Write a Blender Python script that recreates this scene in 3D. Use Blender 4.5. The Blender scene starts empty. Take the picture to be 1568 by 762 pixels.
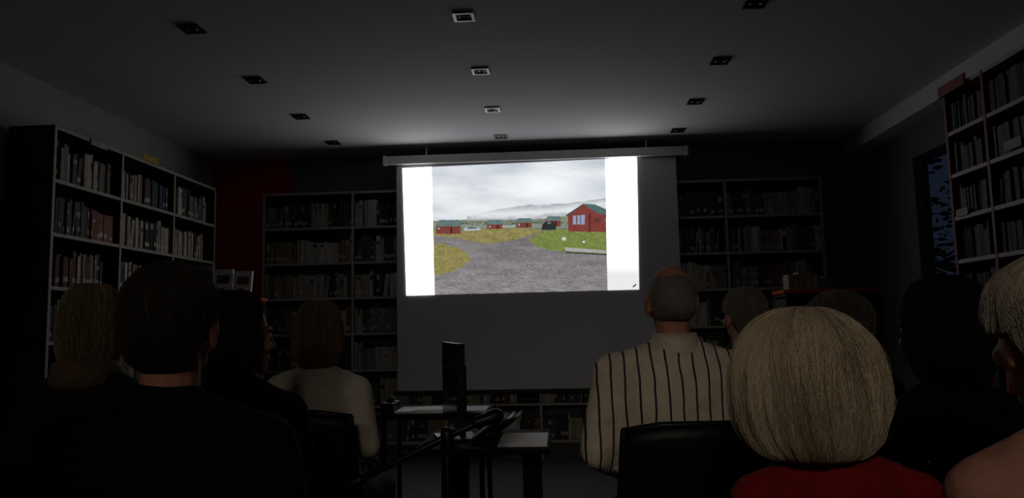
import bpy, math, random
import numpy as np
from mathutils import Vector, Matrix, noise
random.seed(7); np.random.seed(7)
scene=bpy.context.scene
scene.view_settings.view_transform='Standard'
scene.view_settings.look='None'
COL=scene.collection
D=bpy.data
def lin(c):
    return tuple(((x/255)/12.92 if x/255<=0.04045 else ((x/255+0.055)/1.055)**2.4) for x in c)
# ---------------------------------------------------------------- materials
def mat(name,rgb,rough=0.7,metal=0.0,noise_amt=0.15,nscale=20,bump=0.0,bscale=60,spec=0.3,stretch=None,attr=None,sheen=0):
    m=D.materials.new(name); m.use_nodes=True
    nt=m.node_tree; n=nt.nodes; l=nt.links; b=n['Principled BSDF']
    b.inputs['Roughness'].default_value=rough; b.inputs['Metallic'].default_value=metal
    b.inputs['Specular IOR Level'].default_value=spec
    tc=n.new('ShaderNodeTexCoord'); mp=n.new('ShaderNodeMapping'); l.new(tc.outputs['Object'],mp.inputs['Vector'])
    if stretch: mp.inputs['Scale'].default_value=stretch
    nz=n.new('ShaderNodeTexNoise'); nz.inputs['Scale'].default_value=nscale; nz.inputs['Detail'].default_value=5
    l.new(mp.outputs['Vector'],nz.inputs['Vector'])
    mx=n.new('ShaderNodeMix'); mx.data_type='RGBA'; mx.blend_type='MULTIPLY'
    mx.inputs[0].default_value=1.0
    cr=n.new('ShaderNodeValToRGB'); lo=1-noise_amt*1.6
    cr.color_ramp.elements[0].position=0.3; cr.color_ramp.elements[1].position=0.7
    cr.color_ramp.elements[0].color=(lo,lo,lo,1); cr.color_ramp.elements[1].color=(1,1,1,1)
    l.new(nz.outputs['Fac'],cr.inputs['Fac'])
    if attr:
        a=n.new('ShaderNodeAttribute'); a.attribute_name=attr; l.new(a.outputs['Color'],mx.inputs[6])
    else: mx.inputs[6].default_value=(*lin(rgb),1)
    l.new(cr.outputs['Color'],mx.inputs[7]); l.new(mx.outputs[2],b.inputs['Base Color'])
    if bump>0:
        nb=n.new('ShaderNodeTexNoise'); nb.inputs['Scale'].default_value=bscale; nb.inputs['Detail'].default_value=4
        l.new(mp.outputs['Vector'],nb.inputs['Vector'])
        bp=n.new('ShaderNodeBump'); bp.inputs['Strength'].default_value=bump; bp.inputs['Distance'].default_value=0.01
        l.new(nb.outputs['Fac'],bp.inputs['Height']); l.new(bp.outputs['Normal'],b.inputs['Normal'])
    if sheen: b.inputs['Sheen Weight'].default_value=sheen
    return m
def stripes_mat(name,base,dark,period=0.042,w=0.15):
    m=mat(name,base,rough=0.85,bump=0.3,bscale=90)
    nt=m.node_tree;n=nt.nodes;l=nt.links
    tc=n.new('ShaderNodeTexCoord'); sp=n.new('ShaderNodeSeparateXYZ'); l.new(tc.outputs['Object'],sp.inputs[0])
    nz=n.new('ShaderNodeTexNoise'); nz.inputs['Scale'].default_value=6; l.new(tc.outputs['Object'],nz.inputs['Vector'])
    ad=n.new('ShaderNodeMath'); ad.operation='MULTIPLY_ADD'; ad.inputs[1].default_value=0.02
    l.new(nz.outputs['Fac'],ad.inputs[0]); l.new(sp.outputs['X'],ad.inputs[2])
    dv=n.new('ShaderNodeMath'); dv.operation='DIVIDE'; dv.inputs[1].default_value=period; l.new(ad.outputs[0],dv.inputs[0])
    fr=n.new('ShaderNodeMath'); fr.operation='FRACT'; l.new(dv.outputs[0],fr.inputs[0])
    lt=n.new('ShaderNodeMath'); lt.operation='LESS_THAN'; lt.inputs[1].default_value=w; l.new(fr.outputs[0],lt.inputs[0])
    b=n['Principled BSDF']; old=b.inputs['Base Color'].links[0].from_socket
    mx=n.new('ShaderNodeMix'); mx.data_type='RGBA'; l.new(lt.outputs[0],mx.inputs[0]); l.new(old,mx.inputs[6])
    mx.inputs[7].default_value=(*lin(dark),1); l.new(mx.outputs[2],b.inputs['Base Color'])
    return m
# ---------------------------------------------------------------- mesh tools
class MB:
    def __init__(s): s.v=[];s.f=[];s.m=[];s.c=[]
    def add(s,v,f,mi=0,col=None):
        o=len(s.v); s.v+= [tuple(p) for p in v]
        for q in f: s.f.append(tuple(i+o for i in q)); s.m.append(mi); s.c.append(col)
    def box(s,a,b,mi=0,col=None,M=None):
        x0,y0,z0=a;x1,y1,z1=b
        v=[Vector(p) for p in((x0,y0,z0),(x1,y0,z0),(x1,y1,z0),(x0,y1,z0),(x0,y0,z1),(x1,y0,z1),(x1,y1,z1),(x0,y1,z1))]
        if M is not None: v=[M@p for p in v]
        s.add(v,[(3,2,1,0),(4,5,6,7),(0,1,5,4),(1,2,6,5),(2,3,7,6),(3,0,4,7)],mi,col)
    def cone(s,p0,r0,p1,r1,mi=0,seg=14,sc=(1,1)):
        p0=Vector(p0);p1=Vector(p1);a=p1-p0
        if a.length<1e-6:a=Vector((0,0,1))
        a.normalize(); t=Vector((1,0,0)) if abs(a.x)<0.9 else Vector((0,1,0))
        u=(t-a*t.dot(a)).normalized(); w=a.cross(u)
        lats=[-90,-60,-30,0,0.001,30,60,90]; v=[];f=[]
        for k,la in enumerate(lats):
            c,r=(p0,r0) if k<4 else (p1,r1)
            la=math.radians(la)
            if abs(abs(la)-math.pi/2)<1e-6: v.append(c+a*math.sin(la)*r); continue
            for j in range(seg):
                th=2*math.pi*j/seg
                v.append(c+(u*math.cos(th)*sc[0]+w*math.sin(th)*sc[1])*r*math.cos(la)+a*math.sin(la)*r)
        n=len(v)
        for j in range(seg): f.append((0,1+(j+1)%seg,1+j))
        for k in range(5):
            b0=1+k*seg
            for j in range(seg): f.append((b0+j,b0+(j+1)%seg,b0+seg+(j+1)%seg,b0+seg+j))
        b0=1+5*seg
        for j in range(seg): f.append((b0+j,b0+(j+1)%seg,n-1))
        s.add(v,f,mi)
    def tube(s,pts,r,mi=0,seg=10):
        for a,b in zip(pts[:-1],pts[1:]): s.cone(a,r,b,r,mi,seg)
    def ell(s,c,r,mi=0,M=None,seg=20):
        v=[];f=[];R=12
        for k in range(R+1):
            la=-math.pi/2+math.pi*k/R
            for j in range(seg):
                th=2*math.pi*j/seg
                p=Vector((r[0]*math.cos(la)*math.cos(th),r[1]*math.cos(la)*math.sin(th),r[2]*math.sin(la)))
                if M: p=M@p
                v.append(Vector(c)+p)
        for k in range(R):
            for j in range(seg):
                q=(k*seg+j,k*seg+(j+1)%seg,(k+1)*seg+(j+1)%seg,(k+1)*seg+j); f.append(q)
        s.add(v,f,mi)
    def loft(s,rings,mi=0,N=32,pw=2.0):
        v=[];f=[]
        for (cx,cy,cz,rx,ry) in rings:
            for j in range(N):
                th=2*math.pi*j/N; c=math.cos(th);si=math.sin(th)
                v.append((cx+rx*math.copysign(abs(c)**(2/pw),c),cy+ry*math.copysign(abs(si)**(2/pw),si),cz))
        for k in range(len(rings)-1):
            for j in range(N): f.append((k*N+j,k*N+(j+1)%N,(k+1)*N+(j+1)%N,(k+1)*N+j))
        f.append(tuple(range(N-1,-1,-1))); f.append(tuple((len(rings)-1)*N+j for j in range(N)))
        s.add(v,f,mi)
    def mesh(s,name):
        me=D.meshes.new(name); me.from_pydata(s.v,[],s.f); me.update()
        me.polygons.foreach_set('material_index',s.m)
        if any(c is not None for c in s.c):
            ca=me.color_attributes.new('col','FLOAT_COLOR','CORNER')
            arr=[]
            for p,c in zip(s.f,s.c):
                c=c or (0.1,0.1,0.1)
                arr+= [c[0],c[1],c[2],1.0]*len(p)
            ca.data.foreach_set('color',arr)
        return me
def obj(name,me,mats=(),parent=None,loc=None,rz=0,smooth=False,bevel=0):
    if isinstance(me,MB): me=me.mesh(name)
    for m in mats: me.materials.append(m)
    o=D.objects.new(name,me); COL.objects.link(o)
    if parent: o.parent=parent
    if loc: o.location=loc
    o.rotation_euler=(0,0,rz)
    if smooth: me.polygons.foreach_set('use_smooth',[True]*len(me.polygons))
    if bevel:
        b=o.modifiers.new('bev','BEVEL'); b.width=bevel; b.segments=2; b.limit_method='ANGLE'
    return o
def empty(name,loc=(0,0,0),rz=0):
    o=D.objects.new(name,None); COL.objects.link(o); o.location=loc; o.rotation_euler=(0,0,rz); o.empty_display_size=.1; return o
def remesh(mb,vox,it=5,fac=0.5):
    me=mb.mesh('tmp'); o=D.objects.new('tmp',me); COL.objects.link(o)
    r=o.modifiers.new('r','REMESH'); r.mode='VOXEL'; r.voxel_size=vox
    s=o.modifiers.new('s','SMOOTH'); s.iterations=it; s.factor=fac
    dg=bpy.context.evaluated_depsgraph_get(); dg.update()
    out=D.meshes.new_from_object(o.evaluated_get(dg)); out.materials.clear()
    D.objects.remove(o); D.meshes.remove(me)
    return out
def co_of(me):
    a=np.empty(len(me.vertices)*3); me.vertices.foreach_get('co',a); return a.reshape(-1,3)

# ---------------------------------------------------------------- room shell
CEIL=2.9; YB=7.2; XL=-3.42; XR=2.98; YR=-2.2
m_ceil=mat('ceiling_paint',(218,218,220),rough=.9,noise_amt=.03,nscale=3,bump=.05,bscale=200)
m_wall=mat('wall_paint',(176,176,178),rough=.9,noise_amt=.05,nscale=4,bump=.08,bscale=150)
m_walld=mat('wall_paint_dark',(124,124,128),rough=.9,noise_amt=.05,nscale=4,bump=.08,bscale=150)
m_red=mat('red_wall_paint',(205,52,34),rough=.8,noise_amt=.06,nscale=4,bump=.05,bscale=150)
m_floor=mat('grey_vinyl_floor',(92,92,94),rough=.55,noise_amt=.25,nscale=30,bump=.05,bscale=100)
def simple(name,a,b,m,bevel=0):
    mb=MB(); mb.box(a,b); return obj(name,mb,[m],bevel=bevel)
simple('floor',(XL-.1,YR-.1,-.1),(XR+.1,YB+.1,0),m_floor)
simple('ceiling',(XL-.1,YR-.1,CEIL),(XR+.1,YB+.1,CEIL+.1),m_ceil)
simple('wall_left',(XL-.1,YR-.1,0),(XL,YB+.1,CEIL),m_wall)
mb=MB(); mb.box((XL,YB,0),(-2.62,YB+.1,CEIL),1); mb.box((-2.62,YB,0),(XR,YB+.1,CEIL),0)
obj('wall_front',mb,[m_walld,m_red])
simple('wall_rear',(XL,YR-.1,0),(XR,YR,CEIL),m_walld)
WY0,WY1,WZ0,WZ1=4.5,6.35,1.25,2.52
mb=MB(); mb.box((XR,YR-.1,0),(XR+.12,WY0,CEIL)); mb.box((XR,WY1,0),(XR+.12,YB+.1,CEIL))
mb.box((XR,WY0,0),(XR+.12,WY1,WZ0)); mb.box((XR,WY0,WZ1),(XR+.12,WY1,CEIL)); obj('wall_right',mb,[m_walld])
simple('trim_1',(2.76,YR,2.755),(XR,YB,CEIL),m_ceil)
m_frame=mat('window_frame_dark',(38,36,38),rough=.5)
mb=MB(); t=.05
for (a,b) in(((WY0,WZ0),(WY1,WZ0+t)),((WY0,WZ1-t),(WY1,WZ1)),((WY0,WZ0),(WY0+t,WZ1)),((WY1-t,WZ0),(WY1,WZ1)),((5.4,WZ0),(5.47,WZ1))):
    mb.box((XR+.03,a[0],a[1]),(XR+.09,b[0],b[1]))
mb.box((XR-.08,WY0-.05,WZ0-.04),(XR+.03,WY1+.05,WZ0))
obj('window_1',mb,[m_frame],bevel=.004)
m_leaf=mat('dark_foliage',(30,40,32),rough=.9,noise_amt=.4)
mb=MB()
mb.cone((5.3,8.9,-.5),.14,(5.4,8.9,2.0),.08)
for i in range(2200):
    c=Vector((5.6+random.gauss(0,.7),9.6+random.gauss(0,2.0),1.8+random.gauss(0,.6)))
    M=Matrix.Rotation(random.random()*6,3,'Z')@Matrix.Rotation(random.random()*3,3,'X')
    q=[c+M@Vector(p) for p in((-.08,0,0),(0,-.035,.01),(.08,0,0),(0,.035,.01))]; mb.add(q,[(0,1,2,3)])
obj('garden_tree',mb,[m_leaf])
for nm,a,b in(('baseboard_left',(XL,YR,0),(XL+.015,YB,.08)),('baseboard_front',(XL,YB-.015,0),(XR,YB,.08)),('baseboard_right',(XR-.015,YR,0),(XR,YB,.08)),('baseboard_rear',(XL,YR,0),(XR,YR+.015,.08))):
    simple(nm,a,b,m_frame)

# ---------------------------------------------------------------- bookcases
m_book=mat('book_spines',(0,0,0),rough=.6,attr='col',noise_amt=.3,nscale=60,stretch=(1,1,.2))
PAL=[(196,190,178),(170,165,155),(205,200,190),(120,110,100),(90,80,74),(60,62,70),(110,50,42),(70,80,100),(150,135,110),(182,172,150),(60,50,46),(130,132,136),(80,92,80),(150,90,70),(210,206,200)]
def bookcase(name,length,zs,depth,nb,M,mf,me_,mu,fill=.93,bh=.27,tone=1.0,seed=1,labels=1.0):
    rnd=random.Random(seed)
    mb=MB(); t=.022; top=zs[0]; W=length/nb
    for i in range(nb+1):
        x=min(max(i*W,t/2),length-t/2); mb.box((x-t/2,0.004,0),(x+t/2,depth,top),0,M=M); mb.box((x-t/2,0,0),(x+t/2,0.004,top),2,M=M)
    mb.box((0,depth-.012,0),(length,depth,top),0,M=M)
    for z in zs:
        mb.box((0,.006,z-t),(length,depth,z),0,M=M); mb.box((0.001,0.002,z-t),(length-.001,.006,z),1,M=M)
    mb.box((t,.03,0),(length-t,.05,zs[-1]-t),0,M=M)
    e=empty(name); obj('carcass',mb,[mf,me_,mu],parent=e)
    bk=MB()
    for si in range(1,len(zs)):
        z=zs[si]; gap=zs[si-1]-t-z
        for i in range(nb):
            x=i*W+t*.7; xe=(i+1)*W-t*.7
            stop=x+(xe-x)*(rnd.uniform(fill-.2,1.0) if rnd.random()<.45 else 1)
            run=0
            while x<stop-.012:
                if run<=0: base=rnd.choice(PAL); hb=rnd.uniform(.7,.93)*min(bh,gap*.98); run=rnd.choice([1,1,1,2,3,5,8]); th0=rnd.uniform(.012,.042)
                run-=1; th=min(th0*rnd.uniform(.9,1.1),xe-x)
                if rnd.random()<.02: x+=rnd.uniform(.01,.05); continue
                h=min(hb*rnd.uniform(.97,1.03),gap*.98); d=rnd.uniform(.13,.17); y0=rnd.uniform(.015,.035)
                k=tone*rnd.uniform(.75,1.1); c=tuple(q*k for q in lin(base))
                L=M
                if rnd.random()<.04 and x+th+.05<xe:
                    L=M@Matrix.Translation((x,0,z))@Matrix.Rotation(.12,4,'Y')@Matrix.Translation((-x,0,-z))
                    h*=.95; dx=h*.12
                else: dx=0
                bk.box((x,y0,z+.001),(x+th*.96,y0+d,z+h),0,c,M=L)
                if rnd.random()<.5*labels:
                    zl=z+h*rnd.uniform(.1,.2); bk.box((x+th*.08,y0-.0008,zl),(x+th*.88,y0,zl+.03),0,tuple(q*k for q in lin((205,200,188))),M=L)
                if rnd.random()<.4:
                    zl=z+h*rnd.uniform(.55,.8); c2=tuple(q*k for q in lin(rnd.choice(PAL))); bk.box((x+th*.05,y0-.0006,zl),(x+th*.91,y0,zl+rnd.uniform(.01,.05)),0,c2,M=L)
                x+=th+dx
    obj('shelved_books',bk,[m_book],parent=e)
m_case=mat('bookcase_dark_laminate',(66,56,50),rough=.6,noise_amt=.15,nscale=8,stretch=(1,1,.1))
m_edge=mat('bookcase_light_edge',(190,182,170),rough=.5)
m_caseg=mat('bookcase_grey_laminate',(92,88,86),rough=.6,noise_amt=.1)
m_edged=mat('bookcase_grey_edge',(176,172,168),rough=.5)
m_wood=mat('bookcase_red_wood',(150,62,40),rough=.5,noise_amt=.3,nscale=10,stretch=(1,1,.1))
ZS=[2.5,2.165,1.83,1.5,1.165,.83,.5,.17]
ML=Matrix.Translation((-3.08,4.37,0))@Matrix(((0,-1,0,0),(1,0,0,0),(0,0,1,0),(0,0,0,1)))
bookcase('library_bookcase',2.2,ZS,.30,3,ML,m_case,m_edge,m_edge,seed=3,tone=1.35)
MF=Matrix.Translation((-2.78,6.91,0))
bookcase('library_bookcase',5.2,ZS,.27,6,MF,m_caseg,m_edged,m_edged,seed=5,tone=1.1)
MR=Matrix.Translation((2.27,4.42,0))@Matrix(((0,1,0,0),(-1,0,0,0),(0,0,1,0),(0,0,0,1)))
ZR=[2.5-.245*i for i in range(10)]
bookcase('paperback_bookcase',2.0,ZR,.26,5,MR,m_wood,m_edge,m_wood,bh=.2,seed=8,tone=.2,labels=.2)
m_yel=mat('yellow_label',(190,170,60),rough=.6); m_lab=mat('paper_label',(190,186,176),rough=.7)
def label(name,a,b,m): return simple(name,a,b,m)
label('shelf_label',(-3.078,5.34,2.50),(-3.072,5.56,2.545),m_yel)
label('shelf_label',(-3.078,4.72,2.46),(-3.072,4.9,2.50),m_lab)
label('shelf_label',(2.262,3.72,2.02),(2.268,3.86,2.07),m_lab)
label('shelf_label',(2.262,4.24,1.76),(2.268,4.36,1.80),m_lab)
simple('shelf_sign_board',(2.25,4.15,2.47),(2.262,4.43,2.53),m_wood)

m_or=mat('orange_laminate',(186,78,38),rough=.45)
def lowshelf(x0,x1,y0,y1,h,seed):
    rnd=random.Random(seed)
    e=empty('low_display_shelf',((x0+x1)/2,(y0+y1)/2,0)); w=(x1-x0)/2; d=(y1-y0)/2
    mb=MB(); mb.box((-w,-d,0),(-w+.02,d,h)); mb.box((w-.02,-d,0),(w,d,h)); mb.box((-w,d-.012,0),(w,d,h))
    for i in range(5): mb.box((-w,-d,.08+i*(h-.1)/4-.02),(w,d,.08+i*(h-.1)/4))
    mb.box((-w-.015,-d-.02,h),(w+.015,d,h+.028),1); obj('carcass',mb,[m_case,m_or],parent=e,bevel=.002)
    bk=MB()
    for i in range(4):
        z=.08+i*(h-.1)/4; x=-w+.025
        while x<w-.06:
            th=rnd.uniform(.015,.04); k=.7; bk.box((x,-d+.03,z),(x+th*.95,-d+.18,z+rnd.uniform(.18,.25)),0,tuple(q*k for q in lin(rnd.choice(PAL)))); x+=th
    obj('shelved_books',bk,[m_book],parent=e)
    return e
e=lowshelf(-2.94,-2.40,5.75,6.05,1.44,1)
bk=MB(); x=-.24
for i,(c,hh,wd) in enumerate((((130,120,125),.28,.13),((235,233,228),.24,.15),((235,232,226),.22,.14))):
    M=Matrix.Translation((x,-.05,1.468))@Matrix.Rotation(-.18,4,'X'); bk.box((0,0,0),(wd,.03,hh),0,lin(c),M=M)
    bk.box((wd*.15,-.001,hh*.5),(wd*.85,0,hh*.8),0,lin((90,80,100)),M=M); bk.box((wd*.2,-.001,hh*.15),(wd*.6,0,hh*.35),0,lin((80,110,130)),M=M); x+=wd+.02
obj('display_magazines',bk,[m_book],parent=e)
e=lowshelf(1.7,2.4,5.75,6.05,1.40,2)
bk=MB(); x=-.3
for i in range(9):
    th=random.uniform(.02,.05); bk.box((x,-.08,1.428),(x+th,.06,1.428+random.uniform(.08,.14)),0,tuple(q*.7 for q in lin(random.choice(PAL)))); x+=th+.006
obj('display_books',bk,[m_book],parent=e)

# ---------------------------------------------------------------- projection screen
m_fab=mat('screen_fabric',(212,212,217),rough=.95,noise_amt=.02,nscale=2,spec=.1)
m_alu=mat('screen_case_white',(215,213,208),rough=.4,noise_amt=.03)
m_blk=mat('black_plastic',(14,14,15),rough=.4,noise_amt=.1)
ps=empty('projection_screen',(0,6.85,0))
mb=MB(); mb.box((-1.48,0,.63),(1.11,.004,2.72)); obj('fabric',mb,[m_fab],parent=ps)
mb=MB(); mb.box((-1.49,-.012,.60),(1.12,.016,.632)); mb.cone((-1.50,0,.616),.018,(-1.49,0,.616),.018,1); mb.cone((1.12,0,.616),.018,(1.13,0,.616),.018,1); obj('bottom_bar',mb,[m_frame,m_blk],parent=ps,bevel=.004)
mb=MB(); mb.box((-1.57,-.05,2.72),(1.19,.05,2.80)); mb.box((-1.6,-.055,2.712),(-1.565,.055,2.806),1); mb.box((1.185,-.055,2.712),(1.22,.055,2.806),1)
for x in(-1.2,.85): mb.box((x-.008,.03,2.80),(x+.008,.045,2.9),1)
obj('housing',mb,[m_alu,m_alu],parent=ps,bevel=.008)
NX,NY=640,370
s,t=np.meshgrid(np.linspace(0,1,NX),np.linspace(0,1,NY))
def bil(a,b,c,d): return a*(1-s)*(1-t)+b*s*(1-t)+c*s*t+d*(1-s)*t
U=bil(616,976,979,621); V=bil(252,234,443,452)
X=bil(-1.422,.756,.733,-1.392); Z=bil(2.69,2.717,1.504,1.500)
def fbm(x,y,o=4,seed=0):
    r=np.zeros_like(x); a=.5
    rs=np.random.RandomState(seed)
    for k in range(o):
        g=rs.rand(256,256); xi=np.floor(x).astype(int);yi=np.floor(y).astype(int);fx=x-xi;fy=y-yi
        fx=fx*fx*(3-2*fx);fy=fy*fy*(3-2*fy)
        G=lambda i,j:g[(yi+j)%256,(xi+i)%256]
        r+=a*((G(0,0)*(1-fx)+G(1,0)*fx)*(1-fy)+(G(0,1)*(1-fx)+G(1,1)*fx)*fy); x=x*2.03+7;y=y*2.03+3;a*=.5
    return r/(1-.5**o)
C=np.zeros((NY,NX,3)); C[:]=(250,250,252)
def put(mask,c,al=1.0):
    c=np.array(c,float)
    if c.ndim==1: c=np.broadcast_to(c,C.shape)
    C[mask]=C[mask]*(1-al)+c[mask]*al
WU=(fbm(U/9,V/5,3,21)-.5); WV=(fbm(U/9,V/5,3,22)-.5)
def poly(pts,wob=0):
    u=U+WU*wob*3; v_=V+WV*wob
    m=np.zeros(U.shape,bool); n=len(pts)
    for i in range(n):
        x1,y1=pts[i];x2,y2=pts[(i+1)%n]
        if y1==y2: continue
        c=((y1>v_)!=(y2>v_))&(u<(x2-x1)*(v_-y1)/(y2-y1)+x1); m^=c
    return m
ph=poly([(661,230),(928.5,230),(931,460),(665,460)])
n1=fbm(U/60,V/20,4,1); n2=fbm(U/2.2,V/1.3,3,2); n3=fbm(U/14,V/5,4,3); n4=fbm(U/3.5,V/1.8,3,4)
st_=lambda r,g,b: np.stack([r,g,b],-1)
sky=st_(168+62*n1,175+56*n1,184+48*n1)
topd=np.clip((290-V)/60,0,1)[...,None]*np.array([14,12,10])
sky=sky-topd*(1-n1[...,None])*1.6
glow=np.exp(-(((U-840)/75)**2+((V-283)/26)**2))[...,None]
sky=sky*(1-.65*glow)+np.array([234,236,238])*.65*glow
put(ph,sky)
ml=np.interp(U,[661,715,740,770,800,840,870,900,929],[331,328,322,316,311,309,308,303,299])+3*(n3-.5)
put(ph&(V>ml)&(V<336)&(U>716),st_(112+40*n3,118+38*n3,126+34*n3),.75)
fog=np.exp(-((V-(np.interp(U,[661,760,850,929],[327,325,321,309])+7*(n3-.5)))/6.0)**2)[...,None]*.95
C[ph]=(C*(1-fog)+np.array([206,209,213])*fog)[ph]
hz=(np.clip(n3*1.8-.4,0,1)*.55)[...,None]; mk=ph&(V>303)&(V<331)&(U>716); C[mk]=(C*(1-hz)+np.array([206,209,213])*hz)[mk]
fl=np.interp(U,[661,700,780,830,872,929],[336,334,334,332,327,320])+3*(n4-.5)
put(ph&(V>fl),st_(84+44*n3,94+40*n3,82+30*n3))
put(ph&(V>337)&(V<343)&(n4>.55)&(U>700),(66,80,68))
put(ph&(V>340+4*(n4-.5))&(V<346),(160,166,164),.3)
per=np.clip((V-350)/100,0,1)
spk=fbm(U/(0.8+1.6*per),V/(0.6+1.1*per),2,30)
gb=100+16*per; gr=st_(gb+64*(spk-.5)*1.2+14*n3,gb-3+62*(spk-.5)*1.2+12*n3,gb+58*(spk-.5)*1.2+12*n3)
gr+= (30*(fbm(U/30,V/6,3,9)-.5))[...,None]
put(ph&(V>352),gr)
big=ph&(V>400)&(spk>.80); put(big,(172,168,170),.7)
grass=st_(112+46*n4-18*n3,104+42*n4-12*n3,58+30*n4); grassR=st_(84+44*n4,98+40*n4,48+28*n4)
put(ph&poly([(660,349),(700,354),(742,349),(690,362),(660,358)],2),grass)
put(ph&poly([(655,370),(690,373),(715,384),(722,393),(712,404),(690,416),(655,422)],4),grass)
put(ph&poly([(690,360),(712,351),(745,348),(790,346),(835,350),(812,359),(790,366),(745,372),(712,366)],3),grass)
put(ph&poly([(809,366),(828,354),(850,348),(936,350),(936,389),(880,385),(840,382),(820,374)],3),grassR)
put(ph&poly([(664,366),(700,367),(740,374),(745,378),(715,382),(690,371),(664,368)],1),(126,123,122),.5)
def cabin(x0,x1,yt,ye,yb,ov=2):
    put(ph&poly([(x0,ye),(x1,ye),(x1,yb),(x0,yb)]),st_(94+28*n4,50+16*n4,45+12*n4))
    put(ph&poly([(x0-ov,ye+1),(x0+(x1-x0)*.15,yt),(x1-(x1-x0)*.05,yt),(x1+ov,ye+1)]),st_(76+24*n4,96+22*n4,94+22*n4))
    put(ph&poly([(x0+3,ye+3),(x0+5.5,ye+3),(x0+5.5,ye+6),(x0+3,ye+6)]),(150,160,166))
    put(ph&poly([((x0+x1)/2+3,ye+2),((x0+x1)/2+6,ye+2),((x0+x1)/2+6,yb),((x0+x1)/2+3,yb)]),(60,32,28))
cabin(668,706,334,343,356); cabin(747,771,334,340,348); cabin(792,816,331,337,346); cabin(837,860,328,334,344)
put(ph&poly([(871,325),(893,309),(906,309),(932,322),(932,353),(872,352)]),st_(102+24*n2,48+14*n2,45+12*n2))
put(ph&poly([(893,309),(897,309),(871,328),(867,327)]),(72,70,67))
put(ph&poly([(893,308),(912,309),(932,318),(932,326),(916,323)]),st_(64+14*n4,88+14*n4,86+14*n4))
put(ph&poly([(903,324),(906,324),(906,353),(903,353)]),(84,38,34))
put(ph&poly([(879,327),(897,326),(897,341),(879,341)]),(128,142,166))
for xx in(884,890): put(ph&poly([(xx,327),(xx+1.3,327),(xx+1.3,341),(xx,341)]),(84,44,42))
put(ph&poly([(911,330),(921,330),(921,338),(911,338)]),(90,50,47))
put(ph&poly([(711,347),(716,344),(731,344),(737,347.5),(737,350.5),(711,351)]),(156,162,166)); put(ph&poly([(717,345),(730,345),(733,347.4),(715,347.4)]),(70,76,80))
put(ph&poly([(770,343),(790,342),(790,345),(770,346)]),(170,174,176),.5)
put(ph&poly([(832,341),(838,336),(848,336),(853,341),(853,349),(832,350)],1),(38,43,41)); put(ph&poly([(840,337),(845,337),(845,340),(840,340)]),(100,108,114))
put(ph&poly([(866,377),(932,382),(932,388),(868,384)]),st_(130+40*n4,130+40*n4,126+40*n4)); put(ph&poly([(867,383),(932,387),(932,390),(868,386)]),(66,70,54))
put(ph&poly([(862,361),(868,361),(868,366),(862,366)]),(185,185,182))
put(ph&poly([(894,367),(897,367),(897,370),(894,370)]),(200,200,200))
L=np.where(C<=10.3,C/255/12.92,((C/255+.055)/1.055)**2.4)
bar=~ph; L[bar]*=2.7
rb=bar&(U>800); f_=np.clip((V[rb]-270)/150,0,1)
L[rb]*=(1-.74*f_)[:,None]*np.array([1,.985,.98])
put2=poly([(969,438),(974,434),(975,436),(970,440)]); L[put2]=(.05,.05,.05)
verts=np.stack([X,np.full_like(X,-.004),Z],-1).reshape(-1,3)
idx=np.arange(NX*NY).reshape(NY,NX)
F=np.stack([idx[1:,:-1],idx[1:,1:],idx[:-1,1:],idx[:-1,:-1]],-1).reshape(-1,4)
me=D.meshes.new('projected_slide'); me.from_pydata(verts.tolist(),[],F.tolist()); me.update()
ca=me.color_attributes.new('col','FLOAT_COLOR','POINT')
ca.data.foreach_set('color',np.concatenate([L.reshape(-1,3),np.ones((NX*NY,1))],1).ravel())
m=D.materials.new('projected_light'); m.use_nodes=True; nt=m.node_tree; nt.nodes.clear()
a=nt.nodes.new('ShaderNodeAttribute'); a.attribute_name='col'; em=nt.nodes.new('ShaderNodeEmission'); em.inputs['Strength'].default_value=1.25
ou=nt.nodes.new('ShaderNodeOutputMaterial'); nt.links.new(a.outputs['Color'],em.inputs['Color']); nt.links.new(em.outputs[0],ou.inputs[0])
obj('projected_slide',me,[m],parent=ps)

# ---------------------------------------------------------------- ceiling lights
m_met=mat('brushed_metal',(190,190,190),rough=.35,metal=1,noise_amt=.1)
m_dk=mat('lamp_inner_dark',(30,30,30),rough=.4)
m_gl=mat('lamp_glass',(150,150,150),rough=.15,spec=.8)
def dl():
    mb=MB(); a=.058;b=.042
    mb.box((-a,-a,-.012),(a,-b,0)); mb.box((-a,b,-.012),(a,a,0)); mb.box((-a,-b,-.012),(-b,b,0)); mb.box((b,-b,-.012),(a,b,0))
    mb.box((-b,-b,-.003),(b,b,0),1)
    N=20
    for (ra,rb,z0,z1,mi) in((.037,.029,-.003,-.014,0),(.029,.016,-.014,-.006,1),(.016,.0001,-.006,-.012,2)):
        v=[];f=[]
        for r,z in((ra,z0),(rb,z1)):
            for j in range(N): v.append((r*math.cos(6.2832*j/N),r*math.sin(6.2832*j/N),z))
        for j in range(N): f.append((j,(j+1)%N,N+(j+1)%N,N+j))
        mb.add(v,f,mi)
    return mb.mesh('downlight')
dm=dl(); dm2=dm.copy()
m_met_shade=mat('shaded_metal',(60,60,62),rough=.4,metal=1)  # side-row downlights: missing screen reflection put into a darker metal colour
for q in(m_met,m_dk,m_gl): dm.materials.append(q)
for q in(m_met_shade,m_dk,m_dk): dm2.materials.append(q)  # shaded copy of the downlight, glass darkened in colour too
for x,mm in((-2.01,dm2),(-.475,dm),(1.10,dm2)):
    for y in(1.32,2.2,3.08,3.95,4.84,5.74,6.6):
        o=D.objects.new('recessed_ceiling_light',mm); COL.objects.link(o); o.location=(x,y,CEIL)

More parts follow.
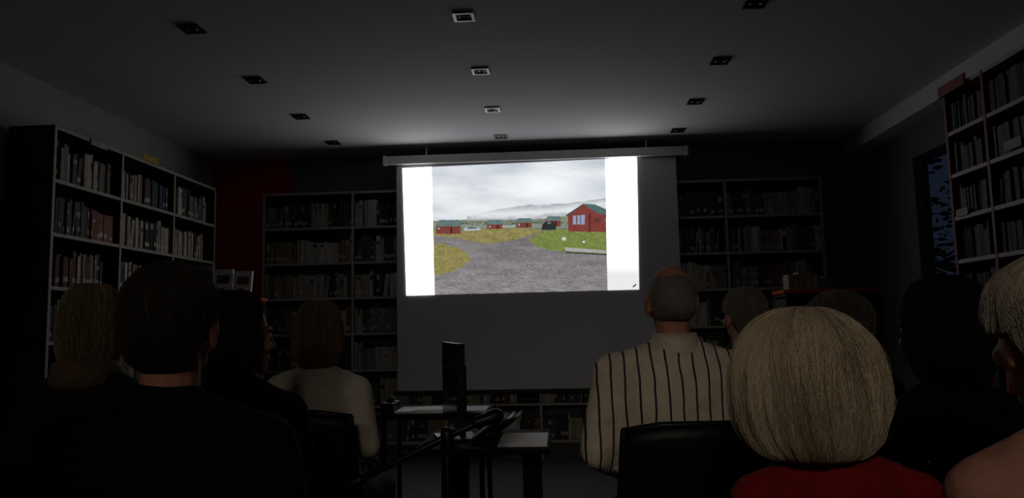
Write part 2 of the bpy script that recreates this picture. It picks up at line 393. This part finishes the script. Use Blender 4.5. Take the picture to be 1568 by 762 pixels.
# ---------------------------------------------------------------- chairs
m_pad=mat('chair_black_vinyl',(16,16,18),rough=.5,bump=.1,bscale=200)
m_tub=mat('chair_black_tube',(22,22,24),rough=.35,metal=.3)
def chair_mesh():
    mb=MB()
    N=14
    def slab(fn,nu,nv,th,mi):
        v=[];f=[]
        for side in(0,1):
            for i in range(nu+1):
                for j in range(nv+1):
                    p,n=fn(i/nu,j/nv); edge=min(i/nu,1-i/nu,j/nv*1.0,1-j/nv); k=th*(.35+.65*min(1,edge*8)**.5)
                    v.append(Vector(p)+Vector(n)*(k/2 if side else -k/2))
        S=(nu+1)*(nv+1); g=lambda s_,i,j:s_*S+i*(nv+1)+j
        for i in range(nu):
            for j in range(nv):
                f.append((g(1,i,j),g(1,i+1,j),g(1,i+1,j+1),g(1,i,j+1))); f.append((g(0,i,j+1),g(0,i+1,j+1),g(0,i+1,j),g(0,i,j)))
        for i in range(nu): f.append((g(0,i,0),g(0,i+1,0),g(1,i+1,0),g(1,i,0))); f.append((g(1,i,nv),g(1,i+1,nv),g(0,i+1,nv),g(0,i,nv)))
        for j in range(nv): f.append((g(1,0,j),g(1,0,j+1),g(0,0,j+1),g(0,0,j))); f.append((g(0,nu,j),g(0,nu,j+1),g(1,nu,j+1),g(1,nu,j)))
        mb.add(v,f,mi)
    def back(a,b):
        x=(a-.5)*2; r=1-.12*abs(x)**4*(abs(b-.5)*2)**2
        return (x*.215,-.205-.055*b+.05*x*x,.66+(b-.5)*.25*r+.115-.02*x*x*b),(0,-1,-.2)
    def seat(a,b):
        x=(a-.5)*2; return (x*.205*(1-.1*(1-b)**3),-.17+b*.37,.432-.012*(b**6)),(0,0,1)
    slab(back,N,8,.03,1); slab(seat,N,10,.035,1)
    for sx in(-1,1):
        mb.tube([(sx*.205,-.262+.045,.885),(sx*.222,-.20,.66),(sx*.222,-.12,.45),(sx*.222,.24,.012)],.0115,0)
        mb.tube([(sx*.2,.17,.41),(sx*.2,-.27,.012)],.011,0)
        mb.tube([(sx*.222,-.12,.45),(sx*.2,.02,.42)],.009,0)
    mb.tube([(-.205,-.217,.885),(-.1,-.258,.905),(.1,-.258,.905),(.205,-.217,.885)],.011,0)
    mb.tube([(-.2,-.23,.05),(.2,-.23,.05)],.009,0); mb.tube([(-.222,.2,.06),(.222,.2,.06)],.009,0)
    mb.tube([(-.2,.17,.41),(.2,.17,.41)],.009,0)
    return mb.mesh('chair')
cm=chair_mesh(); cm.materials.append(m_tub); cm.materials.append(m_pad); cm.polygons.foreach_set('use_smooth',[True]*len(cm.polygons))
def chair(x,y,rz):
    o=D.objects.new('folding_chair',cm); COL.objects.link(o); o.location=(x,y,0); o.rotation_euler=(0,0,rz)

# ---------------------------------------------------------------- people
def seg_d(P,a,b,r):
    a=np.array(a);b=np.array(b);ab=b-a;t=np.clip(((P-a)@ab)/max(ab@ab,1e-9),0,1)
    return np.linalg.norm(P-(a+t[:,None]*ab),axis=1)-r
def hand_mesh():
    mb=MB()
    mb.cone((0,-.03,0),.024,(0,.02,0),.027,sc=(1,1),seg=14)
    for x,l in((-.027,.078),(-.009,.085),(.010,.082),(.027,.072)): mb.cone((x*.6,.02,0),.014,(x,l,.0),.0115)
    for x,y,L,s_ in((-.028,.08,(.04,.026,.02),-.05),(-.009,.088,(.045,.029,.022),0),(.010,.085,(.042,.027,.021),.04),(.028,.075,(.033,.021,.018),.1)):
        p=Vector((x,y,0)); an=.25; r=.0092
        for l in L:
            q=p+Vector((s_*l,math.cos(an)*l,-math.sin(an)*l)); mb.cone(p,r,q,r*.93,seg=10); p=q; an+=.38; r*=.93
    mb.cone((-.018,.015,-.004),.015,(-.045,.045,-.012),.0115); mb.cone((-.045,.045,-.012),.0112,(-.058,.072,-.02),.0098); mb.cone((-.058,.072,-.02),.0098,(-.062,.095,-.028),.0085)
    return remesh(mb,.0035,3)
HAND=hand_mesh()
HEADS={}
def head_mesh(female):
    if female in HEADS: return HEADS[female].copy()
    mb=MB()
    mb.cone((0,-.005,1.03),.058,(0,.0,1.2),.054)
    mb.ell((0,-.008,1.268),(.077,.097,.097)); mb.ell((0,.035,1.235),(.066,.062,.085))
    mb.ell((0,.045,1.185),(.052,.052,.052)); mb.ell((0,.078,1.148),(.024,.02,.018))
    mb.cone((0,.092,1.255),.010,(0,.112,1.212),.0135); mb.ell((-.012,.1,1.209),(.009,.011,.008)); mb.ell((.012,.1,1.209),(.009,.011,.008))
    for sx in(-1,1):
        mb.ell((sx*.03,.083,1.268),(.024,.013,.009)); mb.ell((sx*.042,.068,1.215),(.022,.022,.022))
        M=Matrix.Rotation(sx*-.35,3,'Z'); mb.ell((sx*.082,-.008,1.238),(.007,.019,.031),M=M); mb.ell((sx*.082,-.004,1.212),(.007,.011,.013))
    mb.ell((0,.094,1.182),(.024,.010,.006)); mb.ell((0,.092,1.172),(.021,.010,.007))
    me=remesh(mb,.0048,3); HEADS[female]=me; return me.copy()
eyeM=mat('eye_white',(200,196,190),rough=.4); irisM=mat('eye_iris',(50,36,26),rough=.3); lipM=mat('lips',(150,80,74),rough=.5)
HT={'short':[(1.374,.012,.014,-.012),(1.368,.036,.044,-.012),(1.348,.059,.074,-.012),(1.315,.077,.095,-.011),(1.275,.083,.102,-.01),(1.235,.082,.099,-.012),(1.205,.074,.088,-.014),(1.18,.064,.074,-.014),(1.165,.05,.055,-.012)],
 'bald':[(1.350,.010,.012,-.010),(1.346,.034,.042,-.010),(1.334,.053,.067,-.010),(1.311,.0715,.090,-.0095),(1.275,.0795,.0995,-.009),(1.235,.079,.098,-.011),(1.208,.070,.086,-.014),(1.19,.055,.065,-.012)],
 'bob':[(1.385,.012,.014,-.01),(1.380,.045,.05,-.01),(1.358,.080,.090,-.01),(1.32,.106,.115,-.01),(1.27,.121,.127,-.01),(1.21,.125,.127,-.012),(1.165,.115,.115,-.014),(1.135,.098,.098,-.016),(1.117,.075,.075,-.016),(1.112,.03,.03,-.01)]}
def hair(kind,hw,colr,n,curl,seed,ridge=.03,rad=.0011,bangs=False):
    T=np.array(HT[kind]); rnd=random.Random(seed)
    nT=len(T)
    def prof(t):
        x=t*(nT-1); i=min(int(x),nT-2); f=x-i
        p0=T[max(i-1,0)];p1=T[i];p2=T[i+1];p3=T[min(i+2,nT-1)]
        return .5*((2*p1)+(-p0+p2)*f+(2*p0-5*p1+4*p2-p3)*f*f+(-p0+3*p1-3*p2+p3)*f**3)
    def hairline(th):
        a=abs(math.degrees(th))
        if kind=='short' or kind=='bald': pts=((0,1.325),(48,1.318),(66,1.27),(80,1.25),(100,1.255),(112,1.20),(125,1.1),(180,1.1))
        else: pts=((0,1.33),(38,1.315),(58,1.26),(66,1.0),(180,.9))
        return float(np.interp(a,[p[0] for p in pts],[p[1] for p in pts]))
    so=seed*1.7
    def form(th,t):   # large locks, shared by shell and strands
        sw=th+t*.45
        g=noise.noise(Vector((math.cos(sw)*5,math.sin(sw)*5,t*2.0+so)))*ridge+noise.noise(Vector((math.cos(sw)*14,math.sin(sw)*14,t*3+so)))*ridge*.5
        if curl: g+=noise.noise(Vector((math.cos(th)*4,math.sin(th)*4,t*7+so)))*.10
        return g*min(1,t*3)
    def pos(th,t,k=1.0):
        z,rx,ry,cy=prof(t); cut=min(1,max(0,(z-hairline(th))/.02+1))
        f=.72+.28*cut
        r=(1+(hw-1)*min(1,t*3))*(k+form(th,t))*f
        return Vector((math.sin(th)*rx*r,cy+math.cos(th)*ry*r,z)),cut
    mb=MB(); N=110; R=50; v=[];f=[]
    for i in range(R+1):
        for j in range(N):
            th=-math.pi+2*math.pi*j/N; t=i/R
            p,c=pos(th,t,.985); v.append(p)
    for i in range(R):
        for j in range(N): f.append((i*N+j,(i+1)*N+j,(i+1)*N+(j+1)%N,i*N+(j+1)%N))
    f.append(tuple(range(N))); f.append(tuple(R*N+j for j in range(N-1,-1,-1)))
    base=lin(colr); mb.add(v,f,0,tuple(q*.6 for q in base))
    for q in range(n):
        th=rnd.uniform(-math.pi,math.pi); t0=rnd.random()**.8*.7; t1=min(1,t0+rnd.uniform(.25,.6))
        if kind in('short','bald'): t0=rnd.random()*.95; t1=min(1,t0+.18)
        st=6 if kind in('short','bald') else 10
        clump=noise.noise(Vector((math.cos(th)*8,math.sin(th)*8,t0*2+seed+3.3)))
        fly=rnd.random()<.06
        k0=1.0+rnd.random()**2*.02+(rnd.uniform(.01,.05) if fly else 0); dr=clump*.5+rnd.gauss(0,.14)
        pts=[]
        phs=rnd.random()*6; am=rnd.uniform(.01,.06)
        for i in range(st):
            u=i/(st-1); t=t0+(t1-t0)*u; tt=th+dr*u*u+(am*math.sin(phs+u*5) if not curl else .16*math.sin(phs+u*14))
            kk=k0+.012*u*rnd.uniform(.5,1.5)+(.07*math.cos(phs+u*14)*.6+.04 if curl else 0)
            p,c=pos(tt,t,kk)
            if c<.9: break
            pts.append(p)
        if len(pts)<3: continue
        if t1>=.97 and kind=='bob': pts[-1]=pts[-1]+Vector((0,0,-rnd.uniform(0,.018)))
        sh=rnd.uniform(.72,1.15)*(1+.4*clump); col=tuple(min(.95,b_*sh) for b_ in base)
        vv=[];ff=[]
        for i,p in enumerate(pts):
            tn=(pts[min(i+1,len(pts)-1)]-pts[max(i-1,0)]).normalized(); o=Vector((p.x,p.y,0)); o=o.normalized() if o.length>1e-5 else Vector((1,0,0))
            sd=tn.cross(o); sd=sd.normalized() if sd.length>1e-5 else Vector((0,1,0)); r=rad*(1-.7*i/len(pts))
            vv+=[p+sd*r,p-sd*r,p+o*r*1.2]
        for i in range(len(pts)-1):
            b0=i*3
            for (a_,b_) in((0,1),(1,2),(2,0)): ff.append((b0+a_,b0+b_,b0+3+b_,b0+3+a_))
        mb.add(vv,ff,0,col)
    return mb.mesh('hair')
m_hair=mat('hair_strands',(0,0,0),rough=.6,attr='col',noise_amt=.15,nscale=12,spec=.2)
def person(name,x,y,top,rz=0,hyaw=0,htilt=0,hpitch=0,hs=1.0,w=1.0,female=False,top_m=None,bot_m=None,skin=None,style='short',hcol=(40,32,28),hw=1.0,hn=700,curl=False,lean=0.0,collar=None,bare=False,seed=1,hrad=.0009,hshift=0,ch=True,earring=False,ridge=.03):
    s=(top-.45-.24*hs)/.68
    e=empty(name,(x,y,0),rz)
    def S(p): return (p[0]*w*s,p[1]*s+lean*max(0,(p[2]-.5))*1.0,.45+(p[2]-.45)*s)
    mb=MB(); tl=.98 if female else 1.06; k=1.0 if not female else .93
    rings=[(.455,.15,.10,.0),(.47,.178,.128,0),(.53,.185,.14,0),(.62,.17,.128,-.005),(.74,.152,.115,-.01),(.86,.165,.12,-.012),(.95,.18,.12,-.014),(1.01,.182,.108,-.014),(1.055,.145,.088,-.012),(1.085,.10,.072,-.008),(1.115,.066,.062,-.004),(1.135,.058,.056,-.002)]
    R=[]
    for z,rx,ry,cy in rings:
        c=S((0,cy,z)); kk=(k if z>.8 else (1.05 if female else 1)); R.append((c[0],c[1],c[2],rx*kk*w*s*tl,ry*s))
    mb.loft(R,pw=2.25)
    lab=[]
    def cone(a,ra,b,rb,l): mb.cone(a,ra,b,rb); lab.append((a,b,(ra+rb)/2,l))
    lab.append((S((0,0,.66)),S((0,0,1.05)),.13*s,0)); lab.append(((-.08,0,.54),(.08,0,.54),.13,1))
    sj=.178*k
    wr=[]
    for sx in(-1,1):
        cone(S((sx*.05,-.008,1.075)),.055*s,S((sx*sj,-.008,1.018)),.062*s,0)
        cone(S((sx*sj,-.008,1.015)),.064*s*w,S((sx*(sj+.05),.0,.78)),.05*s*w,2 if bare else 0)
        E=S((sx*(sj+.05),.0,.78)); Wp=(sx*.115,.27,.665)
        cone(E,.05*s*w,Wp,.034,2 if bare else 0); wr.append((sx,E,Wp))
        cone((sx*.095,.0,.545),.092,(sx*.13,.43,.50),.066,1)
        cone((sx*.13,.43,.50),.064,(sx*.14,.42,.12),.046,1)
        cone((sx*.14,.40,.055),.043,(sx*.145,.44,.05),.043,3); cone((sx*.145,.45,.045),.042,(sx*.155,.58,.034),.033,3)
    me=remesh(mb,.011,6)
    P=co_of(me)
    nn=np.empty(len(me.vertices)*3); me.vertices.foreach_get('normal',nn); nn=nn.reshape(-1,3)
    dsp=np.array([noise.noise(Vector((p[0]*7+seed,p[1]*7,p[2]*4.5)))*.010+noise.noise(Vector((p[0]*16,p[1]*16+seed,p[2]*10)))*.005 for p in P])
    P2=P+nn*dsp[:,None]; P2[:,2]=np.maximum(P2[:,2],0.002); me.vertices.foreach_set('co',P2.ravel())
    fc=np.empty(len(me.polygons)*3); me.polygons.foreach_get('center',fc); fc=fc.reshape(-1,3)
    ds=np.array([seg_d(fc,a,b,r) for a,b,r,l in lab]); L_=np.array([l for *_,l in lab])[np.argmin(ds,0)]
    me.polygons.foreach_set('material_index',L_.astype(int)); me.update()
    obj('body',me,[top_m,bot_m,skin,m_shoe],parent=e,smooth=True)
    pv=Vector(S((0,-.004,1.13))); Rm=Matrix.Rotation(hyaw,4,'Z')@Matrix.Rotation(htilt,4,'Y')@Matrix.Rotation(hpitch,4,'X')
    HM=Matrix.Translation(pv+Vector((hshift,.012,0)))@Rm@Matrix.Scale(hs,4)@Matrix.Translation((0,0.004,-1.13))
    hm=head_mesh(female); hm.transform(HM); obj('head',hm,[skin],parent=e,smooth=True)
    eb=MB()
    for sx in(-1,1):
        eb.ell((sx*.03,.082,1.246),(.0125,.0125,.0105),0); eb.ell((sx*.03,.0905,1.246),(.0055,.0045,.0055),1)
        if earring: eb.ell((sx*.088,0,1.188),(.006,.006,.012),3)
    eb.ell((0,.1,1.183),(.021,.006,.004),2); eb.ell((0,.098,1.173),(.018,.006,.005),2)
    em_=eb.mesh('features'); em_.transform(HM); obj('features',em_,[eyeM,irisM,lipM,m_met,m_blk],parent=e,smooth=True)
    hr=hair(style,hw,hcol,hn,curl,seed,rad=hrad,ridge=ridge); hr.transform(HM); obj('hair',hr,[m_hair],parent=e,smooth=True)
    for sx,E,Wp in wr:
        h=HAND.copy(); d=(Vector(Wp)-Vector(E)).normalized(); ang=math.atan2(-d.x,d.y)
        M=Matrix.Translation((Wp[0],Wp[1]+.005,Wp[2]-.006))@Matrix.Rotation(ang*.6,4,'Z')@Matrix.Rotation(-.30,4,'X')@Matrix.Diagonal((sx if sx>0 else -1,1,1,1))
        h.transform(M)
        if sx<0: h.flip_normals()
        obj('hand_'+('right' if sx>0 else 'left'),h,[skin],parent=e,smooth=True)
    if collar:
        cb=MB(); N=28; c0=S((0,-.004,1.13)); v=[];f=[]
        r0=.064*max(s,.9)
        prf=[(r0*.98,-.035),(r0*1.0,.012),(r0*1.06,.018),(r0*1.2,-.02),(r0*1.28,-.045)] if collar[1]=='shirt' else [(r0*1.0,-.04),(r0*1.02,.02),(r0*1.25,.03),(r0*1.55,.0),(r0*1.75,-.05),(r0*1.3,-.07)]
        for (r,z) in prf:
            for j in range(N):
                a=2*math.pi*j/N; v.append((c0[0]+r*math.cos(a),c0[1]+r*math.sin(a)-.002,c0[2]+z-(.02 if math.sin(a)>0 else 0)*math.sin(a)))
        for i in range(len(prf)-1):
            for j in range(N): f.append((i*N+j,i*N+(j+1)%N,(i+1)*N+(j+1)%N,(i+1)*N+j))
        cb.add(v,f); obj('collar',cb,[collar[0]],parent=e,smooth=True)
    if ch: chair(x,y,rz)
    return e
m_shoe=mat('black_shoe_leather',(20,18,18),rough=.4)
sk=mat('skin',(190,136,114),rough=.65,noise_amt=.12,nscale=30,bump=.05,bscale=120,spec=.2)
sk2=mat('skin_tanned',(176,120,98),rough=.65,noise_amt=.15,nscale=30,bump=.05,bscale=120,spec=.2)
jean=mat('dark_trousers',(34,36,46),rough=.9,bump=.2)
navy=mat('navy_sweater',(14,18,26),rough=.95,bump=.4,bscale=150,noise_amt=.3,spec=.1)
black=mat('black_jacket',(9,9,11),rough=.95,bump=.3,bscale=120,spec=.1)
dots=mat('black_dotted_knit',(30,28,28),rough=.9,bump=.4,bscale=90,noise_amt=.5,nscale=80)
cream=mat('cream_sweater',(215,206,190),rough=.95,bump=.5,bscale=160,noise_amt=.1)
red=mat('red_sweater',(130,12,22),rough=.95,bump=.5,bscale=160,noise_amt=.2)
beige=mat('beige_scarf',(120,98,80),rough=.95,bump=.5)
strp=stripes_mat('striped_shirt',(214,202,184),(44,44,56))
shirtc=mat('shirt_collar',(214,202,184),rough=.8)
greyc=mat('grey_cardigan',(52,50,52),rough=.95,bump=.4)
top10=mat('pink_top',(166,116,102),rough=.9,bump=.3)
person('seated_man',.375,2.5,1.39,rz=.06,top_m=strp,bot_m=jean,skin=sk2,style='bald',hcol=(142,134,126),hn=900,w=1.12,collar=(shirtc,'shirt'),seed=11,hrad=.0005,ridge=.0)
person('seated_woman',-.955,2.95,1.305,rz=-.05,female=True,w=1.06,top_m=cream,bot_m=jean,skin=sk,style='bob',hw=.8,hcol=(140,114,88),hn=2200,seed=12,hrad=.0006)
person('seated_woman',-.967,2.2,1.31,rz=-.05,hyaw=-.7,female=True,w=1.1,top_m=navy,bot_m=jean,skin=sk,style='bob',hw=.76,hcol=(48,30,25),hn=2000,seed=13,earring=True,hrad=.0006)
person('seated_man',-.755,1.42,1.336,rz=-.02,hyaw=.12,w=1.12,top_m=black,bot_m=jean,skin=sk2,style='short',hw=1.05,hcol=(62,52,44),hn=3500,seed=14,hrad=.0006)
person('seated_woman',-1.445,2.25,1.345,rz=-.1,female=True,top_m=dots,bot_m=jean,skin=sk,style='bob',hw=.75,hcol=(170,154,118),hn=2200,collar=(beige,'scarf'),seed=15,hrad=.0006)
person('seated_woman',.814,3.35,1.348,rz=.1,hyaw=.2,female=True,top_m=greyc,bot_m=jean,skin=sk,style='short',hw=1.08,hcol=(140,134,124),hn=2000,seed=16,hrad=.0006)
person('seated_woman',.475,1.4,1.21,rz=.05,hs=.98,female=True,w=1.04,top_m=red,bot_m=jean,skin=sk,style='bob',hw=1.06,hcol=(196,180,154),hn=13000,seed=17,hrad=.0005,lean=-.02,hshift=-.04,ridge=.075)
person('seated_woman',.98,2.7,1.30,rz=.1,female=True,top_m=greyc,bot_m=jean,skin=sk,style='short',hw=1.22,hcol=(110,104,96),hn=2200,curl=True,seed=18,hrad=.0007)
person('seated_woman',.965,1.95,1.29,rz=.15,hyaw=.3,female=True,top_m=black,bot_m=jean,skin=sk2,style='bob',hw=.84,hcol=(20,14,14),hn=2500,seed=19,hrad=.0007)
person('seated_woman',.685,1.06,1.285,rz=-.1,hyaw=.15,hs=.92,female=True,w=.80,top_m=top10,bot_m=jean,skin=sk,style='short',hw=1.24,hcol=(160,150,136),hn=9000,seed=20,bare=True,hrad=.0005,ridge=.06)

# ---------------------------------------------------------------- desks & equipment
m_desk=mat('dark_desk_laminate',(20,19,20),rough=.8,spec=.1)
m_pap=mat('white_paper',(235,235,238),rough=.6,noise_amt=.02)
m_gl2=mat('dark_display_glass',(6,6,8),rough=.12,spec=.5)
e=empty('media_table',(-.69,4.25,0))
mb=MB(); mb.box((-.30,-.25,.715),(.30,.25,.745))
for sx in(-1,1):
    mb.tube([(sx*.26,-.2,.715),(sx*.27,-.22,.015)],.014); mb.tube([(sx*.26,.2,.715),(sx*.27,.22,.015)],.014)
mb.tube([(-.26,.2,.5),(.26,.2,.5)],.01)
obj('table_frame',mb,[m_desk],parent=e,bevel=.004)
mb=MB(); mb.box((-.20,-.22,.746),(.29,.02,.758)); mb.box((-.12,-.2,.758),(.1,-.02,.764),M=Matrix.Rotation(.1,4,'Z')); obj('paper_stack',mb,[m_pap],parent=e,bevel=.002)
mb=MB(); mb.box((-.28,-.2,.746),(-.21,-.02,.80)); mb.cone((-.24,-.12,.81),.02,(-.24,-.12,.80),.03); obj('desk_phone',mb,[m_blk],parent=e,bevel=.008)
e=empty('computer_desk',(-.33,3.32,0))
mb=MB(); mb.box((-.27,-.28,.69),(.28,.28,.715)); mb.box((-.19,-.05,.03),(-.08,.05,.69)); mb.box((-.21,-.26,.0),(-.06,.26,.035)); mb.box((.16,-.05,.03),(.24,.05,.69)); mb.box((.13,-.26,0),(.27,.26,.035))
obj('desk_frame',mb,[m_desk],parent=e,bevel=.006)
mb=MB(); mb.box((.07,-.24,.716),(.27,.10,.724)); obj('paper_tray',mb,[m_pap],parent=e)
mb=MB()
for i in range(4):
    M=Matrix.Translation((-.05+i*.03,-.05+i*.06,.722))@Matrix.Rotation(-.62,4,'Y'); mb.box((0,-.1,0),(.14,.1,.009),i%2,M=M)
obj('tilted_folders',mb,[m_blk,m_case],parent=e,bevel=.001)
mo=empty('computer_monitor',(-.475,3.32,.717),math.radians(-74))
mb=MB(); mb.box((-.245,-.012,.07),(.245,.02,.415)); mb.box((-.23,-.0135,.085),(.23,-.012,.40),1); mb.box((-.12,.02,.12),(.12,.045,.32)); mb.box((-.025,.03,.0),(.025,.055,.2)); mb.box((-.11,-.07,.0),(.11,.10,.012))
obj('monitor_body',mb,[m_blk,m_gl2],parent=mo,bevel=.005)
e=empty('microphone_stand',(-.40,2.66,0))
mb=MB()
for a in(.4,2.5,4.6): mb.tube([(0,0,.12),(.24*math.cos(a),.24*math.sin(a),.012)],.01)
mb.tube([(0,0,.1),(0,0,.81)],.012); mb.cone((0,0,.78),.024,(0,0,.83),.024)
mb.tube([(-.36,-.04,.655),(-.0,0,.82),(.13,.02,.875)],.013); mb.cone((.1,.015,.865),.02,(.17,.03,.885),.028); mb.cone((-.36,-.04,.655),.022,(-.30,-.033,.682),.022)
obj('stand_frame',mb,[m_blk],parent=e,smooth=True)

# ---------------------------------------------------------------- lights, world, camera
w=D.worlds.new('dusk'); scene.world=w; w.use_nodes=True
bg=w.node_tree.nodes['Background']; bg.inputs[0].default_value=(.2,.3,.55,1); bg.inputs[1].default_value=.03
def fill_lamp(x,z,target,energy,size,col):  # added fill light behind the camera, brightens the audience from behind
    e=empty('added_fill_lamp',(x,YR+.02,z))
    mb=MB(); mb.box((-.05,-.02,-.08),(.05,.0,.08)); mb.tube([(0,0,0),(0,.12,.02)],.012); mb.cone((0,.12,.04),.04,(0,.16,-.01),.05); obj('fill_lamp_body',mb,[m_met_shade],parent=e,bevel=.003)  # invented fixture on the rear wall to go with the fill
    ld=D.lights.new('added_warm_fill','SPOT'); ld.energy=energy; ld.color=col; ld.spot_size=math.radians(size); ld.spot_blend=1; ld.shadow_soft_size=.2
    lo=D.objects.new('added_warm_fill',ld); COL.objects.link(lo); lo.parent=e; lo.location=(0,.45,-.1)
    dv=Vector(target)-Vector((x,YR+.47,z-.1)); lo.rotation_euler=dv.to_track_quat('-Z','Y').to_euler()
fill_lamp(-.05,2.6,(.42,1.9,.75),62,46,(1,.87,.70))  # added fill on the right-hand group
fill_lamp(-1.2,2.6,(-1.1,2.5,.75),22,50,(1,.87,.72))  # added fill on the left-hand group

cd=D.cameras.new('camera'); cam=D.objects.new('camera',cd); COL.objects.link(cam); scene.camera=cam
cd.sensor_width=36; cd.lens=36*1150/1568; cd.clip_start=.02
cam.matrix_world=Matrix.Translation((0,0,1.2))@Matrix.Rotation(math.radians(3.43),4,'Z')@Matrix.Rotation(math.radians(95.85),4,'X')@Matrix.Rotation(math.radians(-1.2),4,'Z')
